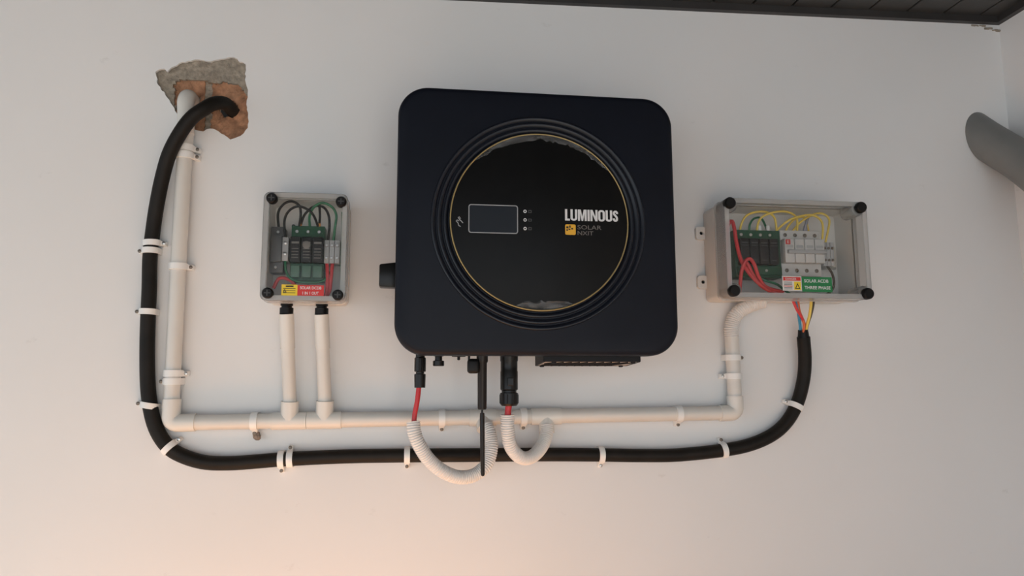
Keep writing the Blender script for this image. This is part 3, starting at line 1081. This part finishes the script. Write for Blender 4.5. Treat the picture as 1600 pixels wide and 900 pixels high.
for x, z, m in ((624, 2034, M_WHITEPRINT), (640, 2034, M_WHITEPRINT), (713, 2036, M_GREYW)):
    bm = B()
    lathe(bm, [(3.4, 0), (3.4, 12)], (x, 42, z - 7), (0, 0, 1), 10)
    obj('wire_ferrule', bm, m, acb)
# labels on the lid
L0 = 98.2
bm = B()
prism(bm, [(632.5, 1913), (667.5, 1913), (667.5, 1938.5), (632.5, 1938.5)], L0, L0 + .4)
obj('white_label', bm, M_WHITESTK, lid, smooth=False)
bm = B()
prism(bm, [(668.3, 1911.5), (724, 1911.5), (724, 1937.8), (668.3, 1937.8)], L0, L0 + .4)
obj('green_label', bm, M_GREENPRINT, lid, smooth=False)
bm = B()
prism(bm, [(634, 1930.5), (666, 1930.5), (666, 1937), (634, 1937)], L0 + .3, L0 + .6)
prism(bm, [(634.5, 1920.4), (650.5, 1920.4), (650.5, 1921.6), (634.5, 1921.6)], L0 + .3, L0 + .6)
obj('red_banner', bm, M_REDPRINT, lid, smooth=False)
lettering('label_lettering', 'DANGER', 638, 658, 1931.8, 1935.6, L0 + .65, M_WHITEPRINT, lid, 0.01)
bm = B()
prism(bm, [(653.5, 1914.5), (666, 1914.5), (666, 1929), (653.5, 1929)], L0 + .3, L0 + .6)
obj('yellow_field', bm, M_YELLOWSTK, lid, smooth=False)
bm = B()
prism(bm, [[(655, 1916.5), (664.5, 1916.5), (659.7, 1926.5)], [(657, 1917.7), (662.5, 1917.7), (659.7, 1923.5)]], L0 + .5, L0 + .8)
for q in range(3):
    prism(bm, [(635, 1927.4 - q * 2.1), (650, 1927.4 - q * 2.1), (650, 1928.2 - q * 2.1), (635, 1928.2 - q * 2.1)], L0 + .4, L0 + .7)
for q in range(2):
    prism(bm, [(635, 1917.6 - q * 2.1), (650, 1917.6 - q * 2.1), (650, 1918.4 - q * 2.1), (635, 1918.4 - q * 2.1)], L0 + .4, L0 + .7)
obj('label_print', bm, M_BLACKPRINT, lid, smooth=False)
lettering('label_lettering', 'SOLAR ACDB', 672.5, 717.5, 1927.8, 1933.6, L0 + .45, M_WHITEPRINT, lid, 0.02)
lettering('label_lettering', 'THREE PHASE', 672.5, 720.5, 1916.0, 1921.8, L0 + .45, M_WHITEPRINT, lid, 0.02)

# ------------------------------------------------------------------ rigid conduit run
PR, FR, PD = 12.4, 14.3, 17.5
con = thing('conduit_run', 'white rigid conduit run with elbows and tees around the inverter', 'conduit', 0, 0, 1690)


def cpipe(pts, r=PR, name='pipe', m=M_PVC):
    return obj(name, tube(B(), pts, r, 22), m, con)


def collar(a, b, r=FR):
    return rod(B(), a, b, r, 22)


ZL, ZR = 1694.0, 1703.0
zc = lambda x: ZL + (x + 380) * (ZR - ZL) / 955.0
# top end bends into the broken wall
arc = [(-383, PD, 2175), (-384.5, PD, 2205), (-386, PD, 2225)] + [(-386.5 - .5 * math.sin(a), PD - 22 + 22 * math.cos(a), 2225 + 22 * math.sin(a)) for a in [PI / 2 * i / 7 for i in range(1, 8)]] + [(-387, -40, 2247)]
obj('bend', tube(B(), arc, 13.6, 22), M_PVCF, con)
cpipe([(-381, PD, 1716), (-383, PD, 1950), (-383, PD, 2180)])


def elbow(corner, a, b, L, r=FR):
    c = Vector(corner)
    da, db = (Vector(a) - c).normalized(), (Vector(b) - c).normalized()
    R_ = 12.0
    pts = [c + da * L]
    pts += [c + da * R_ * (1 - t) ** 2 + db * R_ * t ** 2 for t in [i / 8 for i in range(9)]]
    pts += [c + db * L]
    return obj('elbow', tube(B(), pts, r, 22), M_PVCF, con)


elbow((-380, PD, ZL), (-381, PD, 1800), (-200, PD, zc(-200)), 38)


def tee(x, half, branch, L=32, r=FR, bl=FR):
    bm = B()
    rod(bm, (x - half, PD, zc(x - half)), (x + half, PD, zc(x + half)), r, 22)
    b = Vector(branch).normalized() * L
    rod(bm, (x, PD, zc(x)), (x + b.x, PD + b.y, zc(x) + b.z), bl, 22)
    return obj('tee', bm, M_PVCF, con)


tee(-196, 27.7, (0.02, 0.12, 1))
tee(-140, 27.7, (0.02, 0.12, 1))
tee(122, 23, (0.1, 0.75, -1), 24, bl=13.2)
tee(231, 26, (0, 0.3, -1), 28, bl=13.2)
for xa, xb in ((-346, -221), (-113, 100), (144, 206), (256, 556)):
    cpipe([(xa, PD, zc(xa)), (xb, PD, zc(xb))])
elbow((574, PD, ZR), (400, PD, zc(400)), (574, PD, 1800), 30)
cpipe([(574, PD, 1728), (573, PD, 1845)])
for x0, x1, zt in ((-195.5, -203, 1869), (-139.5, -147, 1869)):
    top, bot = Vector((x1, 42, zt)), Vector((x0, PD + 3, 1722))
    mid = bot.lerp(top, 0.63)
    cpipe([tuple(bot), tuple(mid)], 11.0, 'riser')
    cpipe([tuple(bot.lerp(top, 0.62)), tuple(top)], 11.8, 'riser_sleeve', M_PVCF)

# ------------------------------------------------------------------ flexible hoses, red leads
h = obj('corrugated_hose', ribbed(B(), [(5, 98, 1696), (7, 100, 1680), (15, 98, 1660), (31, 90, 1636), (54, 82, 1617), (79, 72, 1607), (104, 64, 1609), (124, 58, 1624), (133, 52, 1648), (132, 44, 1672), (126, 36, 1688)], 11.2), M_HOSE)
tag(h, 'long white corrugated hose looping under the antenna', 'hose', 'white corrugated hoses')
h = obj('corrugated_hose', ribbed(B(), [(154, 97, 1706), (155, 95, 1680), (161, 88, 1655), (178, 76, 1637), (198, 62, 1636), (218, 44, 1650), (229, 32, 1670), (231, 26, 1686)], 11.2), M_HOSE)
tag(h, 'short white corrugated hose curling below the thick black plug', 'hose', 'white corrugated hoses')
h = obj('corrugated_hose', ribbed(B(), [(572.5, 18, 1838), (573, 18.5, 1855), (580, 20, 1876), (598, 24, 1891), (620, 28, 1900), (632, 30, 1903)], 13.2), M_HOSE)
tag(h, 'bent white corrugated hose entering the wide AC box from below', 'hose', 'white corrugated hoses')
w = obj('red_lead', tube(B(), spline([(13.5, D1, 1756), (11, 101, 1730), (7, 100, 1706), (6, 99, 1686)], 3), 4.0, 14), M_REDW)
tag(w, 'red lead from the slim black plug into the longer hose', 'cable', 'red leads below the inverter')
w = obj('red_lead', tube(B(), spline([(156.5, DG, 1724), (155, 99, 1712), (154, 97, 1696)], 3), 5.2, 14), M_REDW)
tag(w, 'short red lead from the thick black plug into the curled hose', 'cable', 'red leads below the inverter')

# ------------------------------------------------------------------ thick black cable
cb = thing('power_cable', 'thick black power cable from the broken wall hole to the AC box', 'cable', 130, 0, 1618)
path = [(-316, -80, 2228), (-316, -40, 2228), (-317, -8, 2231), (-324, 16, 2233), (-336, 34, 2225), (-349, 44, 2211), (-367, 47, 2193), (-385, 44, 2166), (-402, 36, 2133), (-414, 26, 2093),
        (-422, 19, 2050), (-427, 14, 2009), (-429, 14, 1965), (-427, 14, 1912), (-426, 14, 1860), (-424, 14, 1808), (-420, 14, 1756), (-413, 14, 1715), (-402, 14, 1683), (-384, 14, 1657),
        (-361, 14, 1642), (-326, 14, 1631), (-286, 14, 1629), (-247, 14, 1631), (-201, 14, 1634), (-104, 14, 1637), (0, 14, 1637), (118, 14, 1636), (239, 14, 1635), (329, 14, 1633),
        (397, 14, 1631), (467, 14, 1631), (550, 14, 1638), (604, 14, 1648), (647, 14, 1666), (676, 14, 1691), (696, 15, 1725), (707, 18, 1765), (708, 24, 1800), (703, 32, 1838)]
obj('sheath', tube(B(), spline(path, 7), 11.6, 20), M_CABLE, cb)
obj('sheath_end', rod(B(), (703.6, 31.5, 1834), (701.8, 33.6, 1851), 10.6, 18, 8.5), M_BLACK, cb)
wire('red_core', [(702, 35, 1846), (703, 38, 1858), (694, 46, 1872), (682, 52, 1886), (674, 54, 1903)], 2.6, M_REDW2, cb)
wire('blue_core', [(697, 34, 1846), (695, 37, 1858), (691, 42, 1872), (687, 46, 1888), (684, 48, 1904)], 2.6, M_BLUEW, cb)
wire('orange_core', [(699, 39, 1846), (700, 42, 1858), (697, 44, 1868), (690, 46, 1884), (686, 50, 1903)], 2.4, mat('orange_wire', (0.68, 0.13, 0.03), .4), cb)
wire('yellow_core', [(705, 36, 1846), (706, 42, 1860), (709, 46, 1876), (711, 48, 1890), (712, 50, 1904)], 2.6, M_YELW, cb)
wire('dark_core', [(707, 34, 1846), (709, 38, 1860), (713, 43, 1876), (716, 46, 1890), (718, 48, 1904)], 2.4, M_BRNW, cb)

# ------------------------------------------------------------------ nail clips


def clip(name, label, group, x, z, ang, R, c, s, width=10.0, steel=M_STEEL, lean=0.0, gap=0.0):
    """Saddle at (x,z); ang = direction of the pipe in the wall plane (deg), s = side of the nail."""
    t = thing(name, label, 'clip', x, 0, z, group)
    a = math.radians(ang)
    ax = Vector((math.cos(a), math.sin(a)))
    nn = Vector((-ax.y, ax.x))

    def P(u, n, d):
        return V(x + ax.x * u + nn.x * n, d, z + ax.y * u + nn.y * n)
    Ro, Ri = R + 2.2, R + 0.1
    prof_o = [(-Ro, 0.6)] + [(-Ro * math.cos(q), c + Ro * math.sin(q)) for q in [PI * i / 14 for i in range(15)]] + [(Ro, c - R * .45)]
    prof_i = [(-Ri, 0.6)] + [(-Ri * math.cos(q), c + Ri * math.sin(q)) for q in [PI * i / 14 for i in range(15)]] + [(Ri, c - R * .45)]
    bm = B()
    h_ = width / 2
    vo = [[bm.verts.new(P(u, n * s, d)) for n, d in prof_o] for u in (-h_, h_)]
    vi = [[bm.verts.new(P(u, n * s, d)) for n, d in prof_i] for u in (-h_, h_)]
    n_ = len(prof_o)
    for i in range(n_ - 1):
        bm.faces.new((vo[0][i], vo[0][i + 1], vo[1][i + 1], vo[1][i]))
        bm.faces.new((vi[0][i], vi[0][i + 1], vi[1][i + 1], vi[1][i]))
        for k in (0, 1):
            bm.faces.new((vo[k][i], vo[k][i + 1], vi[k][i + 1], vi[k][i]))
    for i in (0, n_ - 1):
        bm.faces.new((vo[0][i], vo[1][i], vi[1][i], vi[0][i]))
    obj('strap', bm, M_CLIP, t)
    bm = B()
    pts = []
    for u in (-h_ * .8, h_ * .8):
        for n, d in ((Ri, 0.6), (Ro + 7.5, 0.6), (Ro + 7.5, c * .55), (Ri, c + 2)):
            pts.append(bm.verts.new(P(u, n * s, d)))
    for f in ((0, 1, 2, 3), (7, 6, 5, 4), (0, 4, 5, 1), (1, 5, 6, 2), (2, 6, 7, 3), (3, 7, 4, 0)):
        bm.faces.new([pts[i] for i in f])
    bmesh.ops.recalc_face_normals(bm, faces=bm.faces[:])
    bmesh.ops.bevel(bm, geom=bm.edges[:], offset=0.0008, segments=1, affect='EDGES')
    obj('nail_seat', bm, M_CLIP, t)
    bm = B()
    q = P(0, (Ro + 4.2) * s, 0)
    lathe(bm, [(1.2, 2), (1.2, c * .55 + 4), (3.0, c * .55 + 4.2), (3.0, c * .55 + 5.4), (2.0, c * .55 + 6)], (q.x * 1000, 0, q.z * 1000), (0, 1, 0), 12)
    obj('nail', bm, steel, t)
    return t


GC, GP = 'nail clips along the black cable', 'saddle clips along the white conduit'
KR, KD = 11.6, 14.0
for lab, x, z, ang, s, st_ in (
        ('white clip on the black cable, upper of the left side pair', -427.5, 1987, 92, -1, M_STEEL),
        ('white clip on the black cable, lower of the left side pair', -428.5, 1974, 91, 1, M_DSTEEL),
        ('single white clip midway down the left run of black cable', -426.5, 1873, 89, 1, M_DSTEEL),
        ('white clip on the black cable beside the bottom left conduit elbow', -416, 1722, 80, 1, M_DSTEEL),
        ('slanted white clip at the lower left bend of the black cable', -381, 1655, -45, 1, M_STEEL),
        ('white clip with nail below, left of the bottom cable pair', -207, 1633.5, 2, -1, M_DSTEEL),
        ('white clip with nail above, right of the bottom cable pair', -193, 1634.5, 2, 1, M_DSTEEL),
        ('white clip on the black cable left of the long corrugated hose', -4, 1637, 0, -1, M_DSTEEL),
        ('white clip on the bottom black cable right of both hoses', 328, 1633, -1, -1, M_STEEL),
        ('white clip where the black cable starts rising at lower right', 550, 1638, 8, 1, M_DSTEEL),
        ('white clip on the rising black cable below the AC box', 690, 1714, 63, 1, M_STEEL)):
    clip('cable_clip', lab, GC, x, z, ang, KR, KD, s, 9.5, st_)
for lab, x, z, ang, s, st_ in (
        ('upper white saddle of the pair just below the broken plaster', -383, 2150, 90, -1, M_DSTEEL),
        ('lower white saddle of the pair just below the broken plaster', -383, 2137, 90, -1, M_DSTEEL),
        ('single white saddle halfway up the left conduit', -383, 1948, 90, -1, M_DSTEEL),
        ('upper white saddle of the pair above the bottom left elbow', -381.5, 1773, 90, -1, M_STEEL),
        ('lower white saddle of the pair above the bottom left elbow', -381.3, 1760, 90, 1, M_DSTEEL),
        ('white saddle with a grey-brown plug, left of the first tee', -251, zc(-251), 0.5, -1, M_DSTEEL),
        ('white saddle on the conduit between red lead and antenna', 53, zc(53), 0.5, -1, M_DSTEEL),
        ('white saddle on the conduit inside the curl of the short hose', 192, zc(192), 0.5, -1, M_DSTEEL),
        ('white saddle on the long conduit left of the right elbow', 468, zc(468), 0.5, -1, M_DSTEEL),
        ('upper white saddle on the right conduit, nail on its right', 573, 1801, 90, -1, M_DSTEEL),
        ('lower white saddle on the right conduit, nail on its left', 573.5, 1768, 90, 1, M_STEEL)):
    t = clip('conduit_clip', lab, GP, x, z, ang, PR, PD, s, 10.5, st_)
    if 'plug' in lab:
        bm = B()
        bmesh.ops.create_icosphere(bm, subdivisions=2, radius=0.0085)
        for v in bm.verts:
            v.co *= 0.8 + 0.45 * noise.noise(v.co * 160)
            v.co += V(x + 4, 10, z - 24)
        obj('mortar_plug', bm, M_RUST, t, smooth=False)

# ------------------------------------------------------------------ drain pipe by the side wall
bm = B()
dp = spline([(1118, -60, 2306), (1127, 0, 2242), (1137, 35, 2205), (1148, 78, 2160), (1149, 200, 2030), (1149, 420, 1795), (1149, 535, 1672), (1149, 572, 1610), (1149, 580, 1540), (1149, 580, 1400), (1149, 580, 252)], 14)
tube(bm, dp, 36.5, 40)
tag(obj('drain_pipe', bm, M_DRAIN, origin=V(1127, 0, 2242)), 'thick grey plastic drain pipe slanting out of the wall at right', 'pipe')

for o in bpy.data.objects:
    if o.name.split('.')[0] in ('cartridge_print', 'label_print', 'badge_print', 'guard_wires', 'clamp_nut_ribs', 'plaster_crumbs', 'locking_tab', 'antenna_hinge'):
        o['kind'] = 'stuff'
